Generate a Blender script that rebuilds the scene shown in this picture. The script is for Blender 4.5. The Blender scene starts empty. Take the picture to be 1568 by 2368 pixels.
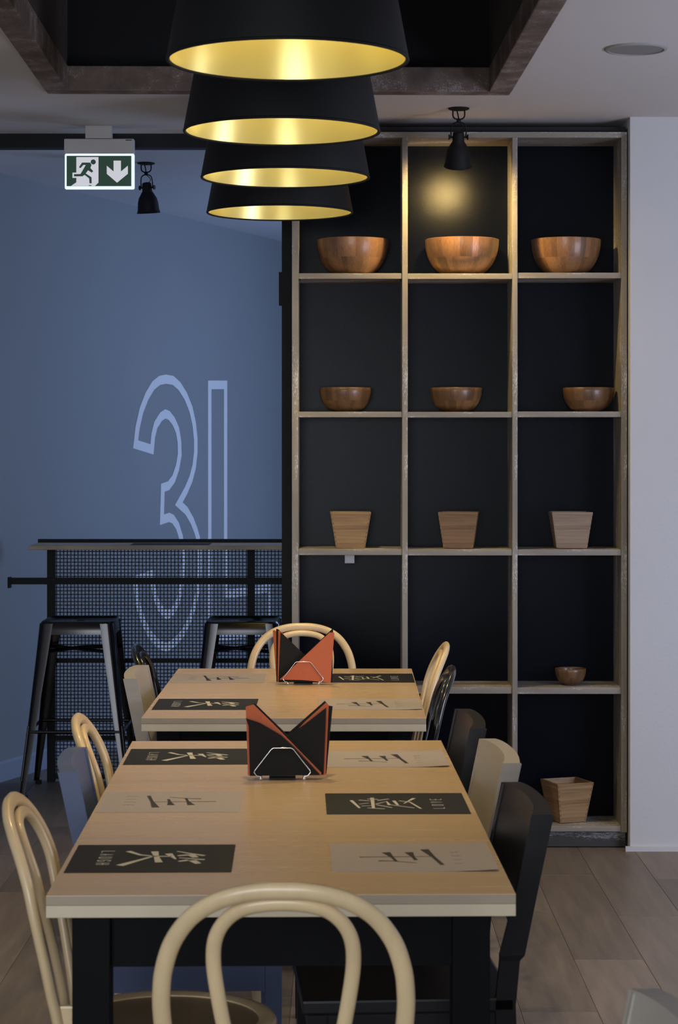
import bpy, bmesh, math, random
from mathutils import Vector, Matrix
random.seed(7)
PI = math.pi
S = bpy.context.scene
COL = S.collection

# ------------------------------------------------------------ camera
EYE = 1.51
cam_d = bpy.data.cameras.new('camera'); cam = bpy.data.objects.new('camera', cam_d); COL.objects.link(cam)
cam.location = (0, 0, EYE); cam.rotation_euler = (PI/2, 0, 0)
cam_d.sensor_fit = 'HORIZONTAL'; cam_d.sensor_width = 36; cam_d.lens = 36*5000/1568
cam_d.shift_y = -(1184-1030)/1568
cam_d.clip_start = 0.1; cam_d.clip_end = 60
cam_d.dof.use_dof = True; cam_d.dof.focus_distance = 7.3; cam_d.dof.aperture_fstop = 20
S.camera = cam

# ------------------------------------------------------------ view / world / lights
S.view_settings.view_transform = 'Standard'; S.view_settings.look = 'None'
S.view_settings.gamma = 1; S.view_settings.use_curve_mapping = False
S.view_settings.exposure = 0.0
W = bpy.data.worlds.new('world'); S.world = W; W.use_nodes = True
W.node_tree.nodes['Background'].inputs[0].default_value = (0.45, 0.55, 0.8, 1)
W.node_tree.nodes['Background'].inputs[1].default_value = 0.25

def area(name, loc, target, sx, sy, power, col, spread=PI):
    l = bpy.data.lights.new(name, 'AREA'); l.shape = 'RECTANGLE'; l.size = sx; l.size_y = sy
    l.energy = power; l.color = col; l.spread = spread
    o = bpy.data.objects.new(name, l); COL.objects.link(o); o.location = loc
    o.rotation_euler = (Vector(target)-Vector(loc)).to_track_quat('-Z', 'Y').to_euler()
    return o
def spot(name, loc, target, power, col, ang, blend=0.6, rad=0.03):
    l = bpy.data.lights.new(name, 'SPOT'); l.energy = power; l.color = col; l.spot_size = ang
    l.spot_blend = blend; l.shadow_soft_size = rad
    o = bpy.data.objects.new(name, l); COL.objects.link(o); o.location = loc
    o.rotation_euler = (Vector(target)-Vector(loc)).to_track_quat('-Z', 'Y').to_euler()
    return o
# daylight through the windows behind the camera, in the right wall and in the mural room
area('front_daylight', (-0.8, -1.3, 1.5), (-0.3, 5, 1.0), 2.6, 1.7, 102, (0.86, 0.92, 1.0))
area('right_daylight', (3.1, 5.4, 1.25), (1.0, 8.0, 0.7), 1.8, 1.5, 84, (0.72, 0.77, 1.0))
area('mural_daylight', (2.1, 11.1, 1.6), (-1.3, 10.2, 1.4), 1.3, 1.7, 68, (0.44, 0.60, 1.0))

# ------------------------------------------------------------ materials
MATS = {}
def srgb(r, g, b):
    f = lambda c: (c/255/12.92) if c/255 <= .04045 else ((c/255+.055)/1.055)**2.4
    return (f(r), f(g), f(b), 1)
def mat(name, col, rough=0.5, metal=0.0, var=0.0, vscale=(8, 8, 8), bump=0.0, bscale=200, coat=0.0, spec=0.5,
        col2=None, rnd=0.0, emit=None, estr=0.0, scuff=0.0, sdir=(9, 9, 9), coords='Object', transm=0.0):
    if name in MATS: return MATS[name]
    m = bpy.data.materials.new(name); m.use_nodes = True; MATS[name] = m
    nt = m.node_tree; N = nt.nodes; L = nt.links; b = N['Principled BSDF']
    b.inputs['Base Color'].default_value = col; b.inputs['Roughness'].default_value = rough
    b.inputs['Metallic'].default_value = metal; b.inputs['Coat Weight'].default_value = coat
    b.inputs['Coat Roughness'].default_value = 0.15
    b.inputs['Specular IOR Level'].default_value = spec
    b.inputs['Transmission Weight'].default_value = transm
    if emit: b.inputs['Emission Color'].default_value = emit; b.inputs['Emission Strength'].default_value = estr
    tc = N.new('ShaderNodeTexCoord'); out = None
    if var > 0 or col2:
        mp = N.new('ShaderNodeMapping'); mp.inputs['Scale'].default_value = vscale
        L.new(tc.outputs[coords], mp.inputs[0])
        no = N.new('ShaderNodeTexNoise'); no.inputs['Scale'].default_value = 1.0; no.inputs['Detail'].default_value = 6
        no.inputs['Roughness'].default_value = 0.6; L.new(mp.outputs[0], no.inputs[0])
        cr = N.new('ShaderNodeValToRGB'); L.new(no.outputs[0], cr.inputs[0])
        c2 = col2 or tuple(c*(1-var) for c in col[:3])+(1,)
        cr.color_ramp.elements[0].position = .3; cr.color_ramp.elements[1].position = .7
        cr.color_ramp.elements[0].color = c2; cr.color_ramp.elements[1].color = tuple(c*(1+var*.5) for c in col[:3])+(1,)
        out = cr.outputs[0]
        mr = N.new('ShaderNodeMapRange'); L.new(no.outputs[0], mr.inputs[0])
        mr.inputs[3].default_value = rough*.93; mr.inputs[4].default_value = min(1, rough*1.07)
        L.new(mr.outputs[0], b.inputs['Roughness'])
    if rnd > 0:
        oi = N.new('ShaderNodeObjectInfo'); hs = N.new('ShaderNodeHueSaturation')
        mr = N.new('ShaderNodeMapRange'); L.new(oi.outputs['Random'], mr.inputs[0])
        mr.inputs[3].default_value = 1-rnd; mr.inputs[4].default_value = 1+rnd
        L.new(mr.outputs[0], hs.inputs['Value'])
        if out: L.new(out, hs.inputs['Color'])
        else: hs.inputs['Color'].default_value = col
        out = hs.outputs[0]
    if scuff > 0:
        mp = N.new('ShaderNodeMapping'); mp.inputs['Scale'].default_value = sdir
        L.new(tc.outputs['Object'], mp.inputs[0])
        n1 = N.new('ShaderNodeTexNoise'); n1.inputs['Scale'].default_value = 1.1; n1.inputs['Detail'].default_value = 3
        L.new(mp.outputs[0], n1.inputs[0])
        n2 = N.new('ShaderNodeTexNoise'); n2.inputs['Scale'].default_value = 12; n2.inputs['Detail'].default_value = 5
        n2.inputs['Distortion'].default_value = 2.5; L.new(mp.outputs[0], n2.inputs[0])
        mu = N.new('ShaderNodeMath'); mu.operation = 'MULTIPLY'; L.new(n1.outputs[0], mu.inputs[0]); L.new(n2.outputs[0], mu.inputs[1])
        cr = N.new('ShaderNodeValToRGB'); L.new(mu.outputs[0], cr.inputs[0])
        cr.color_ramp.elements[0].position = .322; cr.color_ramp.elements[1].position = .350
        cr.color_ramp.elements[0].color = (0, 0, 0, 1); cr.color_ramp.elements[1].color = (scuff,)*3+(1,)
        mx = N.new('ShaderNodeMixRGB'); L.new(cr.outputs[0], mx.inputs[0]); mx.inputs[2].default_value = (.75, .76, .78, 1)
        if out: L.new(out, mx.inputs[1])
        else: mx.inputs[1].default_value = col
        out = mx.outputs[0]
    if out: L.new(out, b.inputs['Base Color'])
    if bump > 0:
        nb = N.new('ShaderNodeTexNoise'); nb.inputs['Scale'].default_value = bscale; nb.inputs['Detail'].default_value = 3
        L.new(tc.outputs['Object'], nb.inputs[0])
        bp = N.new('ShaderNodeBump'); bp.inputs['Strength'].default_value = bump; bp.inputs['Distance'].default_value = 0.002
        L.new(nb.outputs[0], bp.inputs['Height']); L.new(bp.outputs[0], b.inputs['Normal'])
    return m

white_wall = mat('white_wall_paint', (.62, .62, .63, 1), .85, bump=.25, bscale=90, var=.03, vscale=(1.5,)*3)
ceil_m = mat('ceiling_paint', (.64, .62, .61, 1), .9, bump=.2, bscale=120)
back_ceil = mat('mural_room_ceiling_paint', (.62, .64, .68, 1), .9)
mural_m = mat('blue_grey_wall_paint', (.235, .26, .28, 1), .75, var=.06, vscale=(.8,)*3, bump=.15, bscale=60)
mural_ink = mat('white_mural_paint', (.70, .72, .74, 1), .7)
dark_wall = mat('dark_wall_paint', (.03, .033, .04, 1), .8)
black_steel = mat('black_steel', (.005, .006, .008, 1), .55, var=.2, spec=.25)
floor_base_m = mat('floor_screed', (.09, .075, .065, 1), .9)
plank_m = mat('floor_plank_wood', (.205, .168, .140, 1), .48, col2=(.13, .108, .094, 1), vscale=(26, 2.2, 8), rnd=.28, bump=.25, bscale=80, spec=.45)
shelf_m = mat('limed_oak', (.315, .285, .245, 1), .55, var=.25, vscale=(20, 12, 3), scuff=.85, sdir=(26, 12, 3.5), bump=.2, bscale=90)
shelf_h = mat('limed_oak_horizontal', (.315, .285, .245, 1), .55, var=.25, vscale=(3, 12, 30), scuff=.85, sdir=(4, 12, 26), bump=.2, bscale=90)
shelf_back = mat('shelf_back_black', (.0018, .0030, .0080, 1), .235, bump=.16, bscale=420, spec=.12)
plinth_m = mat('plinth_grey', (.045, .045, .043, 1), .6, scuff=.3, sdir=(2, 9, 22))
beam_m = mat('rough_beam_wood', (.17, .122, .10, 1), .8, var=.5, vscale=(10, 10, 10), scuff=.25, bump=.5, bscale=70)
beam_dark = mat('beam_shaft_wood', (.055, .042, .038, 1), .8, var=.5, vscale=(4, 4, 14))
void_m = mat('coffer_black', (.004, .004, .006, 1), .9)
table_m = mat('birch_tabletop', (.68, .485, .285, 1), .27, var=.045, vscale=(1.2, 30, 10), spec=.5)
edge_dark = mat('table_edge_grey', (.44, .36, .26, 1), .55, var=.08)
edge_light = mat('table_edge_pale', (.74, .63, .45, 1), .5, var=.05)
table_base = mat('table_base_black', (.0032, .0034, .0042, 1), .6, spec=.12)
bent_m = mat('pale_bentwood', (.84, .63, .36, 1), .32, var=.14, vscale=(12, 12, 3), coat=.25)
bent_black = mat('black_bentwood', (.006, .006, .007, 1), .22, coat=.6)
seat_m = mat('bentwood_seat_veneer', (.28, .20, .11, 1), .4, var=.15, vscale=(3, 30, 3))
pale_wood = mat('pale_grey_wood', (.43, .385, .335, 1), .45, var=.1, vscale=(4, 4, 30))
espresso = mat('dark_brown_lacquer', (.011, .0105, .0135, 1), .38, var=.3, vscale=(3, 3, 20), spec=.4)
navy_m = mat('blue_lacquer', (.10, .135, .26, 1), .4, var=.1)
gun = mat('gunmetal', (.062, .060, .062, 1), .22, metal=1, var=.15, vscale=(6, 6, 6))
chrome = mat('chrome', (.8, .8, .8, 1), .15, metal=1)
rubber = mat('black_rubber', (.01, .01, .01, 1), .8)
mesh_m = mat('mesh_wire_black', (.010, .013, .022, 1), .5)
counter_m = mat('counter_wood', (.52, .42, .30, 1), .5, var=.4, vscale=(3, 12, 12))
shade_m = mat('lamp_shade_black', (.007, .0075, .0085, 1), .65, spec=.3)
gold_m = mat('gold_lining', (.86, .74, .28, 1), .32, metal=.65, var=.04, vscale=(3, 3, 3))
bulb_m = mat('lit_bulb', (1, .9, .6, 1), .4, emit=(1, .88, .60, 1), estr=54)
spotbulb_m = mat('lit_spot_bulb', (1, .9, .6, 1), .4, emit=(1, .70, .24, 1), estr=420)
cord_m = mat('black_cord', (.01, .01, .01, 1), .7)
sign_grey = mat('sign_housing', (.6, .6, .62, 1), .55)
sign_glow = mat('sign_acrylic_edge', (.8, .85, .9, 1), .3, emit=(.72, .84, 1, 1), estr=.95)
sign_green = mat('sign_green', (.015, .05, .03, 1), .5, emit=(.02, .055, .035, 1), estr=.5)
sign_white = mat('sign_white', (.7, .7, .72, 1), .5, emit=(.78, .78, .86, 1), estr=.55)
speaker_m = mat('speaker_ring', (.33, .32, .31, 1), .7)
speaker_g = mat('speaker_grille', (.26, .25, .245, 1), .7, bump=.8, bscale=400)
mat_black = mat('placemat_black', (.009, .0095, .013, 1), .6, spec=.3, rnd=.08)
mat_grey = mat('placemat_grey', (.47, .405, .365, 1), .45, rnd=.04)
ink_light = mat('cream_ink', (.66, .61, .50, 1), .5)
ink_dark = mat('dark_ink', (.025, .017, .018, 1), .5)
ink_faint = mat('faint_ink', (.22, .19, .17, 1), .5)
nap_black = mat('napkin_black', (.008, .008, .009, 1), .9, bump=.3, bscale=400)
nap_coral = mat('napkin_coral', (.60, .155, .07, 1), .9, bump=.3, bscale=400, var=.08)
planter_m = mat('striped_light_wood', (.50, .32, .155, 1), .5, col2=(.20, .11, .045, 1), vscale=(3, 3, 90))
planter_m2 = mat('striped_brown_wood', (.33, .195, .10, 1), .5, col2=(.12, .062, .03, 1), vscale=(3, 3, 90))
planter_m3 = mat('striped_pale_wood', (.42, .31, .215, 1), .5, col2=(.20, .135, .085, 1), vscale=(3, 3, 90))
joint_m = mat('joint_end_grain', (.24, .14, .07, 1), .6)
hole_m = mat('screw_brown', (.05, .02, .015, 1), .4)
plug_m = mat('white_plastic', (.5, .5, .5, 1), .5)

def stave_mat(name, c1, c2, rot=0):
    m = bpy.data.materials.new(name); m.use_nodes = True; nt = m.node_tree; N = nt.nodes; L = nt.links; b = N['Principled BSDF']
    uv = N.new('ShaderNodeUVMap'); br = N.new('ShaderNodeTexBrick'); L.new(uv.outputs[0], br.inputs[0])
    br.offset = .5; br.inputs['Scale'].default_value = 1; br.inputs['Mortar Size'].default_value = 0.0
    br.inputs['Brick Width'].default_value = .028; br.inputs['Row Height'].default_value = .33
    br.inputs['Color1'].default_value = c1; br.inputs['Color2'].default_value = c2; br.inputs['Bias'].default_value = -.1
    mp = N.new('ShaderNodeMapping'); mp.inputs['Scale'].default_value = (60, 4, 1); L.new(uv.outputs[0], mp.inputs[0])
    no = N.new('ShaderNodeTexNoise'); no.inputs['Scale'].default_value = 3; no.inputs['Detail'].default_value = 5; L.new(mp.outputs[0], no.inputs[0])
    cr = N.new('ShaderNodeValToRGB'); L.new(no.outputs[0], cr.inputs[0])
    cr.color_ramp.elements[0].color = (.42, .38, .35, 1); cr.color_ramp.elements[1].color = (1.15, 1.1, 1.05, 1)
    mx = N.new('ShaderNodeMixRGB'); mx.blend_type = 'MULTIPLY'; mx.inputs[0].default_value = 1
    L.new(br.outputs[0], mx.inputs[1]); L.new(cr.outputs[0], mx.inputs[2]); L.new(mx.outputs[0], b.inputs['Base Color'])
    b.inputs['Roughness'].default_value = .36; b.inputs['Coat Weight'].default_value = .15
    return m
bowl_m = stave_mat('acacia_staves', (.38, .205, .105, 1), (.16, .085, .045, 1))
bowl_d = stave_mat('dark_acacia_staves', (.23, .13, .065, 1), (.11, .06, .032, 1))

# ------------------------------------------------------------ mesh helpers
def add_box(bm, x0, x1, y0, y1, z0, z1, bevel=0):
    vs = [bm.verts.new((x, y, z)) for z in (z0, z1) for y in (y0, y1) for x in (x0, x1)]
    fs = [(0, 2, 3, 1), (4, 5, 7, 6), (0, 1, 5, 4), (2, 6, 7, 3), (0, 4, 6, 2), (1, 3, 7, 5)]
    faces = [bm.faces.new([vs[i] for i in f]) for f in fs]
    if bevel:
        es = list({e for f in faces for e in f.edges})
        bmesh.ops.bevel(bm, geom=es, offset=bevel, segments=2, profile=.6, affect='EDGES')
    return vs
def add_hexa(bm, pts):  # 8 points: bottom 4 ccw, top 4 ccw
    vs = [bm.verts.new(p) for p in pts]
    for f in ((3, 2, 1, 0), (4, 5, 6, 7), (0, 1, 5, 4), (1, 2, 6, 5), (2, 3, 7, 6), (3, 0, 4, 7)):
        bm.faces.new([vs[i] for i in f])
def add_tube(bm, pts, r, seg=10, closed=False, cap=True, flat=1.0):
    P = [Vector(p) for p in pts]; n = len(P)
    R = r if isinstance(r, (list, tuple)) else [r]*n
    rings = []; up = None
    for i in range(n):
        a = P[(i-1) % n] if (closed or i > 0) else P[i]
        b = P[(i+1) % n] if (closed or i < n-1) else P[i]
        t = (b-a).normalized()
        if up is None:
            up = Vector((0, 0, 1)) if abs(t.z) < .9 else Vector((1, 0, 0))
        u = (up-t*up.dot(t)).normalized(); up = u; v = t.cross(u)
        rings.append([bm.verts.new(P[i]+(u*math.cos(k*2*PI/seg)+v*flat*math.sin(k*2*PI/seg))*R[i]) for k in range(seg)])
    m = n if closed else n-1
    for i in range(m):
        A = rings[i]; B = rings[(i+1) % n]
        for k in range(seg):
            bm.faces.new((A[k], A[(k+1) % seg], B[(k+1) % seg], B[k]))
    if cap and not closed:
        bm.faces.new(list(reversed(rings[0]))); bm.faces.new(rings[-1])
def add_lathe(bm, prof, seg=40, closed=False, uv=False):
    rings = []
    for (r, z) in prof:
        if r < 1e-5: rings.append([bm.verts.new((0, 0, z))])
        else: rings.append([bm.verts.new((r*math.cos(k*2*PI/seg), r*math.sin(k*2*PI/seg), z)) for k in range(seg)])
    layer = bm.loops.layers.uv.verify() if uv else None
    n = len(prof); m = n if closed else n-1
    for i in range(m):
        A = rings[i]; B = rings[(i+1) % n]
        for k in range(seg):
            k2 = (k+1) % seg
            if len(A) == 1 and len(B) == 1: continue
            if len(A) == 1: f = bm.faces.new((A[0], B[k2], B[k])); us = [(k, 0), (k+1, 1), (k, 1)]
            elif len(B) == 1: f = bm.faces.new((A[k], A[k2], B[0])); us = [(k, 0), (k+1, 0), (k, 1)]
            else: f = bm.faces.new((A[k], A[k2], B[k2], B[k])); us = [(k, 0), (k+1, 0), (k+1, 1), (k, 1)]
            if uv:
                for lp, (uu, vv) in zip(f.loops, us):
                    lp[layer].uv = (uu/seg, (i+vv)/(n-1)*2)
def add_prism(bm, poly, t, axis='y', o=0):  # poly in (a,b); extruded along third axis from o to o+t
    def P(a, b, c): return (a, c, b) if axis == 'y' else ((a, b, c) if axis == 'z' else (c, a, b))
    A = [bm.verts.new(P(a, b, o)) for a, b in poly]; B = [bm.verts.new(P(a, b, o+t)) for a, b in poly]
    bm.faces.new(A); bm.faces.new(list(reversed(B)))
    n = len(poly)
    for i in range(n):
        bm.faces.new((A[i], B[i], B[(i+1) % n], A[(i+1) % n]))
def add_stroke(bm, pts, ws, t=0.0003, z=0.0):  # brush stroke as a thin slab in xy
    P = [Vector((p[0], p[1])) for p in pts]; n = len(P)
    if isinstance(ws, (int, float)): ws = [ws]*n
    Lf, Rt = [], []
    for i in range(n):
        d = (P[min(i+1, n-1)]-P[max(i-1, 0)]).normalized(); nn = Vector((-d.y, d.x))
        e = d*(ws[i]*.3)*(-1 if i == 0 else (1 if i == n-1 else 0))
        Lf.append(P[i]+nn*ws[i]/2+e); Rt.append(P[i]-nn*ws[i]/2+e)
    for i in range(n-1):
        q = [Lf[i], Lf[i+1], Rt[i+1], Rt[i]]
        add_prism(bm, [(v.x, v.y) for v in q], t, 'z', z)
def finish(bm, name, m, parent=None, smooth=False, angle=None, loc=None, rot=None, recalc=True):
    if recalc: bmesh.ops.recalc_face_normals(bm, faces=bm.faces)
    me = bpy.data.meshes.new(name); bm.to_mesh(me); bm.free()
    if smooth:
        for p in me.polygons: p.use_smooth = True
        if angle: me.set_sharp_from_angle(angle=angle)
    if isinstance(m, (list, tuple)):
        for x in m: me.materials.append(x)
    else: me.materials.append(m)
    o = bpy.data.objects.new(name, me); COL.objects.link(o)
    if parent: o.parent = parent
    if loc: o.location = loc
    if rot: o.rotation_euler = rot
    return o
def box(name, m, x0, x1, y0, y1, z0, z1, parent=None, bevel=0, label=None):
    cx, cy, cz = (x0+x1)/2, (y0+y1)/2, (z0+z1)/2
    bm = bmesh.new(); add_box(bm, x0-cx, x1-cx, y0-cy, y1-cy, z0-cz, z1-cz, bevel)
    o = finish(bm, name, m, parent, loc=(cx, cy, cz))
    if label: o['label'] = label
    return o
def tube(name, m, pts, r, parent=None, seg=10, closed=False, flat=1.0):
    bm = bmesh.new(); add_tube(bm, pts, r, seg, closed, True, flat); return finish(bm, name, m, parent, smooth=True, angle=1.0)
def lathe(name, m, prof, parent=None, seg=40, loc=None, closed=False, uv=False, rot=None, angle=.8):
    bm = bmesh.new(); add_lathe(bm, prof, seg, closed, uv); return finish(bm, name, m, parent, smooth=True, angle=angle, loc=loc, rot=rot)
def empty(name, loc=(0, 0, 0), rz=0):
    o = bpy.data.objects.new(name, None); COL.objects.link(o); o.location = loc; o.rotation_euler = (0, 0, rz)
    o.empty_display_size = .1
    return o
def tag(o, label, cat, group=None):
    o['label'] = label; o['category'] = cat
    if group: o['group'] = group
    return o
def struct(o): o['kind'] = 'structure'; return o
def copy_tree(o, parent=None):
    c = o.copy(); COL.objects.link(c)
    if parent: c.parent = parent
    for ch in list(o.children): copy_tree(ch, c)
    return c
def bez(P, n=8):  # Catmull-Rom through points
    out = []; Q = [Vector(p) for p in P]
    for i in range(len(Q)-1):
        p0 = Q[max(i-1, 0)]; p1 = Q[i]; p2 = Q[i+1]; p3 = Q[min(i+2, len(Q)-1)]
        for k in range(n):
            t = k/n
            out.append(.5*((2*p1)+(-p0+p2)*t+(2*p0-5*p1+4*p2-p3)*t*t+(-p0+3*p1-3*p2+p3)*t*t*t))
    out.append(Q[-1]); return out

# ============================================================ STRUCTURE
CEIL = 2.733
WALLF = 8.05      # front of the white wall
SHF = 8.10        # front of the shelving
PB = 8.50         # back of the partition
struct(box('floor', floor_base_m, -3.4, 3.4, -1.8, 15.6, -.12, -.008))
FL = bpy.data.objects['floor']
# planks: long boards running away from the camera
plank_bm = {}
PW = .205
rows = range(-13, 12)
for i in rows:
    x0 = .69+(i-0)*PW
    if x0 > 2.4 or x0 < -2.0: continue
    off = (i*0.47) % 1.0
    L_ = 1.25
    y = 2.6+off*L_-L_
    while y < 13.8:
        ya, yb = max(y, 2.6), min(y+L_, 13.8)
        if yb-ya > .05:
            key = (round(yb-ya, 3))
            if key not in plank_bm:
                bm = bmesh.new(); w = PW/2-.0005; l = (yb-ya)/2-.0004
                vs = [(-w, -l), (w, -l), (w, l), (-w, l)]
                b = .0008
                A = [bm.verts.new((x, yy, -.008)) for x, yy in vs]
                B = [bm.verts.new((x, yy, -b)) for x, yy in vs]
                Cc = [bm.verts.new((x-math.copysign(b, x), yy-math.copysign(b, yy), 0)) for x, yy in vs]
                for k in range(4):
                    bm.faces.new((A[k], A[(k+1) % 4], B[(k+1) % 4], B[k])); bm.faces.new((B[k], B[(k+1) % 4], Cc[(k+1) % 4], Cc[k]))
                bm.faces.new(Cc)
                me = bpy.data.meshes.new('plank'); bmesh.ops.recalc_face_normals(bm, faces=bm.faces); bm.to_mesh(me); bm.free(); me.materials.append(plank_m)
                plank_bm[key] = me
            o = bpy.data.objects.new('plank', plank_bm[key]); COL.objects.link(o); o.parent = FL
            o.location = (x0+PW/2, (ya+yb)/2, 0)
        y += L_
# parent inverse: floor origin is at its centre
for o in FL.children: o.location = Vector(o.location)-Vector(FL.location)

# mural room wall
MO = Vector((-1.52, 9.71, 0)); MD = Vector((.3409, .9401, 0)); MN = Vector((.9401, -.3409, 0))
def mural_pt(s, z, d=0): return MO+MD*s+MN*d+Vector((0, 0, z))
bm = bmesh.new()
pa, pb = -1.28, 5.4
add_hexa(bm, [mural_pt(pa, 0, 0), mural_pt(pb, 0, 0), mural_pt(pb, 0, -.1), mural_pt(pa, 0, -.1),
              mural_pt(pa, CEIL, 0), mural_pt(pb, CEIL, 0), mural_pt(pb, CEIL, -.1), mural_pt(pa, CEIL, -.1)])
wm = struct(finish(bm, 'wall_mural', mural_m))
# mural lettering: outlined figure and letter painted on the wall, as flat paint on the wall
def band(path, w):
    P = [Vector(p) for p in path]; n = len(P); Lf = []; Rt = []
    for i in range(n):
        a, b, c = P[i-1], P[i], P[(i+1) % n]
        d1 = (b-a).normalized(); d2 = (c-b).normalized(); n1 = Vector((-d1.y, d1.x)); n2 = Vector((-d2.y, d2.x))
        m = (n1+n2); m.normalize(); k = w/2/max(.45, m.dot(n1))
        Lf.append(b+m*k); Rt.append(b-m*k)
    return Lf, Rt
TH = [(1.41, 1.516), (1.434, 1.601), (1.48, 1.69), (1.545, 1.763), (1.624, 1.821), (1.703, 1.85), (1.783, 1.859), (1.873, 1.855), (1.955, 1.827), (2.039, 1.774), (2.107, 1.706), (2.15, 1.627), (2.172, 1.544), (2.172, 1.474), (2.15, 1.395), (2.107, 1.329), (2.039, 1.265), (1.947, 1.199), (2.048, 1.158), (2.124, 1.101), (2.176, 1.044), (2.205, 1.001), (2.224, 0.93), (2.224, 0.818), (2.198, 0.715), (2.15, 0.635), (2.082, 0.564), (1.997, 0.502), (1.897, 0.463), (1.783, 0.445), (1.679, 0.475), (1.584, 0.529), (1.507, 0.601), (1.453, 0.671), (1.422, 0.738), (1.41, 0.798), (1.422, 0.823), (1.608, 0.839), (1.62, 0.785), (1.643, 0.731), (1.687, 0.674), (1.751, 0.633), (1.799, 0.616), (1.865, 0.628), (1.931, 0.671), (1.972, 0.737), (1.994, 0.804), (2.006, 0.899), (1.997, 0.968), (1.977, 1.017), (1.931, 1.08), (1.873, 1.119), (1.824, 1.13), (1.732, 1.12), (1.743, 1.288), (1.816, 1.297), (1.881, 1.333), (1.931, 1.393), (1.96, 1.461), (1.955, 1.53), (1.931, 1.591), (1.881, 1.638), (1.824, 1.668), (1.775, 1.676), (1.719, 1.66), (1.655, 1.616), (1.624, 1.562), (1.608, 1.489)]
LL = [(2.363, 1.844), (2.587, 1.85), (2.587, 0.673), (3.242, 0.668), (3.242, 0.415), (2.363, 0.445)]
for path, nm, lab in ((TH, 'painted_numeral', 'white outlined 3 painted on the blue wall'), (LL, 'painted_letter', 'white outlined L painted on the blue wall')):
    bm = bmesh.new(); A, B = band(path, .048); n = len(path)
    va = [bm.verts.new(mural_pt(p.x, p.y, .0012)) for p in A]; vb = [bm.verts.new(mural_pt(p.x, p.y, .0012)) for p in B]
    for i in range(n): bm.faces.new((va[i], va[(i+1) % n], vb[(i+1) % n], vb[i]))
    o = finish(bm, nm, mural_ink, wm, recalc=False); o['label'] = lab
bm = bmesh.new()
add_hexa(bm, [mural_pt(pa, 0, 0), mural_pt(pb, 0, 0), mural_pt(pb, 0, .012), mural_pt(pa, 0, .012),
              mural_pt(pa, .075, 0), mural_pt(pb, .075, 0), mural_pt(pb, .068, .012), mural_pt(pa, .068, .012)][0:4] +
         [mural_pt(pa, .09, 0), mural_pt(pb, .09, 0), mural_pt(pb, .08, .012), mural_pt(pa, .08, .012)])
struct(finish(bm, 'baseboard_mural', mat('skirting_blue_grey', (.26, .30, .37, 1), .6)))
# mural room shell
struct(box('wall_back', mural_m, .1, 2.4, 14.6, 14.75, 0, CEIL))
struct(box('wall_mural_room_right', white_wall, 2.2, 2.3, 8.5, 14.7, 0, CEIL))
struct(box('ceiling_mural_room', back_ceil, -3.2, 2.4, PB+.001, 15.2, CEIL, CEIL+.1))
# partition wall behind shelving, white wall on the right
struct(box('wall_shelf_niche', dark_wall, -.178, 1.085, 8.37, PB, 0, CEIL))
struct(box('wall_right_of_shelf', white_wall, 1.084, 3.3, WALLF, PB, 0, CEIL))
struct(box('trim_1', white_wall, 1.066, 3.2, WALLF-.012, WALLF, 0, .018))
struct(box('wall_left_of_opening', white_wall, -3.3, -1.94, 8.3, PB, 0, CEIL))
struct(box('wall_left', white_wall, -3.3, -3.2, -1.8, 8.3, 0, CEIL))
struct(box('wall_right', white_wall, 3.2, 3.3, -1.8, 8.05, 0, CEIL))
struct(box('wall_rear', white_wall, -3.3, 3.3, -1.9, -1.8, 0, CEIL))
# black steel frame of the opening
struct(box('trim_2', black_steel, -1.94, -.178, PB-.02, PB+.05, 2.678, CEIL))
struct(box('trim_3', black_steel, -.2244, -.17, PB-.02, PB+.05, 0, 2.678))
hp = box('hinge_plate', black_steel, -.236, -.2244, PB-.02, PB+.02, 2.06, 2.19, None)
hp.parent = bpy.data.objects['trim_3']; hp.location = Vector(hp.location)-Vector(hp.parent.location)
# ceiling with coffer opening; the coffer is turned 1.1 degrees like the long table
ca = math.radians(1.1)
FLc = Vector((-1.006, 7.466)); ex = Vector((math.cos(ca), math.sin(ca))); ey = Vector((-math.sin(ca), math.cos(ca)))
CW = 1.597; CLn = 4.7
def cp(a, b): p = FLc+ex*a-ey*b; return (p.x, p.y)     # a: to the right, b: towards the camera
hole = [cp(0, 0), cp(CW, 0), cp(CW, CLn), cp(0, CLn)]
outer = [(-3.3, PB), (3.3, PB), (3.3, -1.9), (-3.3, -1.9)]
bm = bmesh.new()
for z in (CEIL, CEIL+.02):
    H = [bm.verts.new((x, y, z)) for x, y in hole]; O = [bm.verts.new((x, y, z)) for x, y in outer]
    for k in range(4): bm.faces.new((O[k], O[(k+1) % 4], H[(k+1) % 4], H[k]))
struct(finish(bm, 'ceiling', ceil_m, recalc=False))
coffer = tag(empty('ceiling_coffer', (FLc.x, FLc.y, CEIL), ca), 'rough brown wooden beam frame around the black ceiling recess', 'ceiling recess')
BW = .078
def cbox(name, m, a0, a1, b0, b1, z0, z1, bev=.004):
    return box(name, m, a0, a1, -b1, -b0, z0-CEIL, z1-CEIL, coffer, bev)
cbox('beam', beam_m, 0, BW, BW, CLn, CEIL-.012, CEIL+.075)
cbox('beam', beam_m, CW-BW, CW, BW, CLn, CEIL-.012, CEIL+.075)
cbox('beam', beam_m, 0, CW, 0, BW, CEIL-.01, CEIL+.075)
cbox('beam', beam_m, BW, CW-BW, CLn-BW, CLn, CEIL-.012, CEIL+.075)
cbox('side_board', beam_dark, 0, BW*.9, 0, CLn, CEIL+.077, CEIL+.62, 0)
cbox('side_board', beam_dark, CW-BW*.9, CW, 0, CLn, CEIL+.077, CEIL+.62, 0)
cbox('end_board', void_m, -.02, CW+.02, -.04, .02, CEIL+.077, CEIL+.62, 0)
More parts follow.
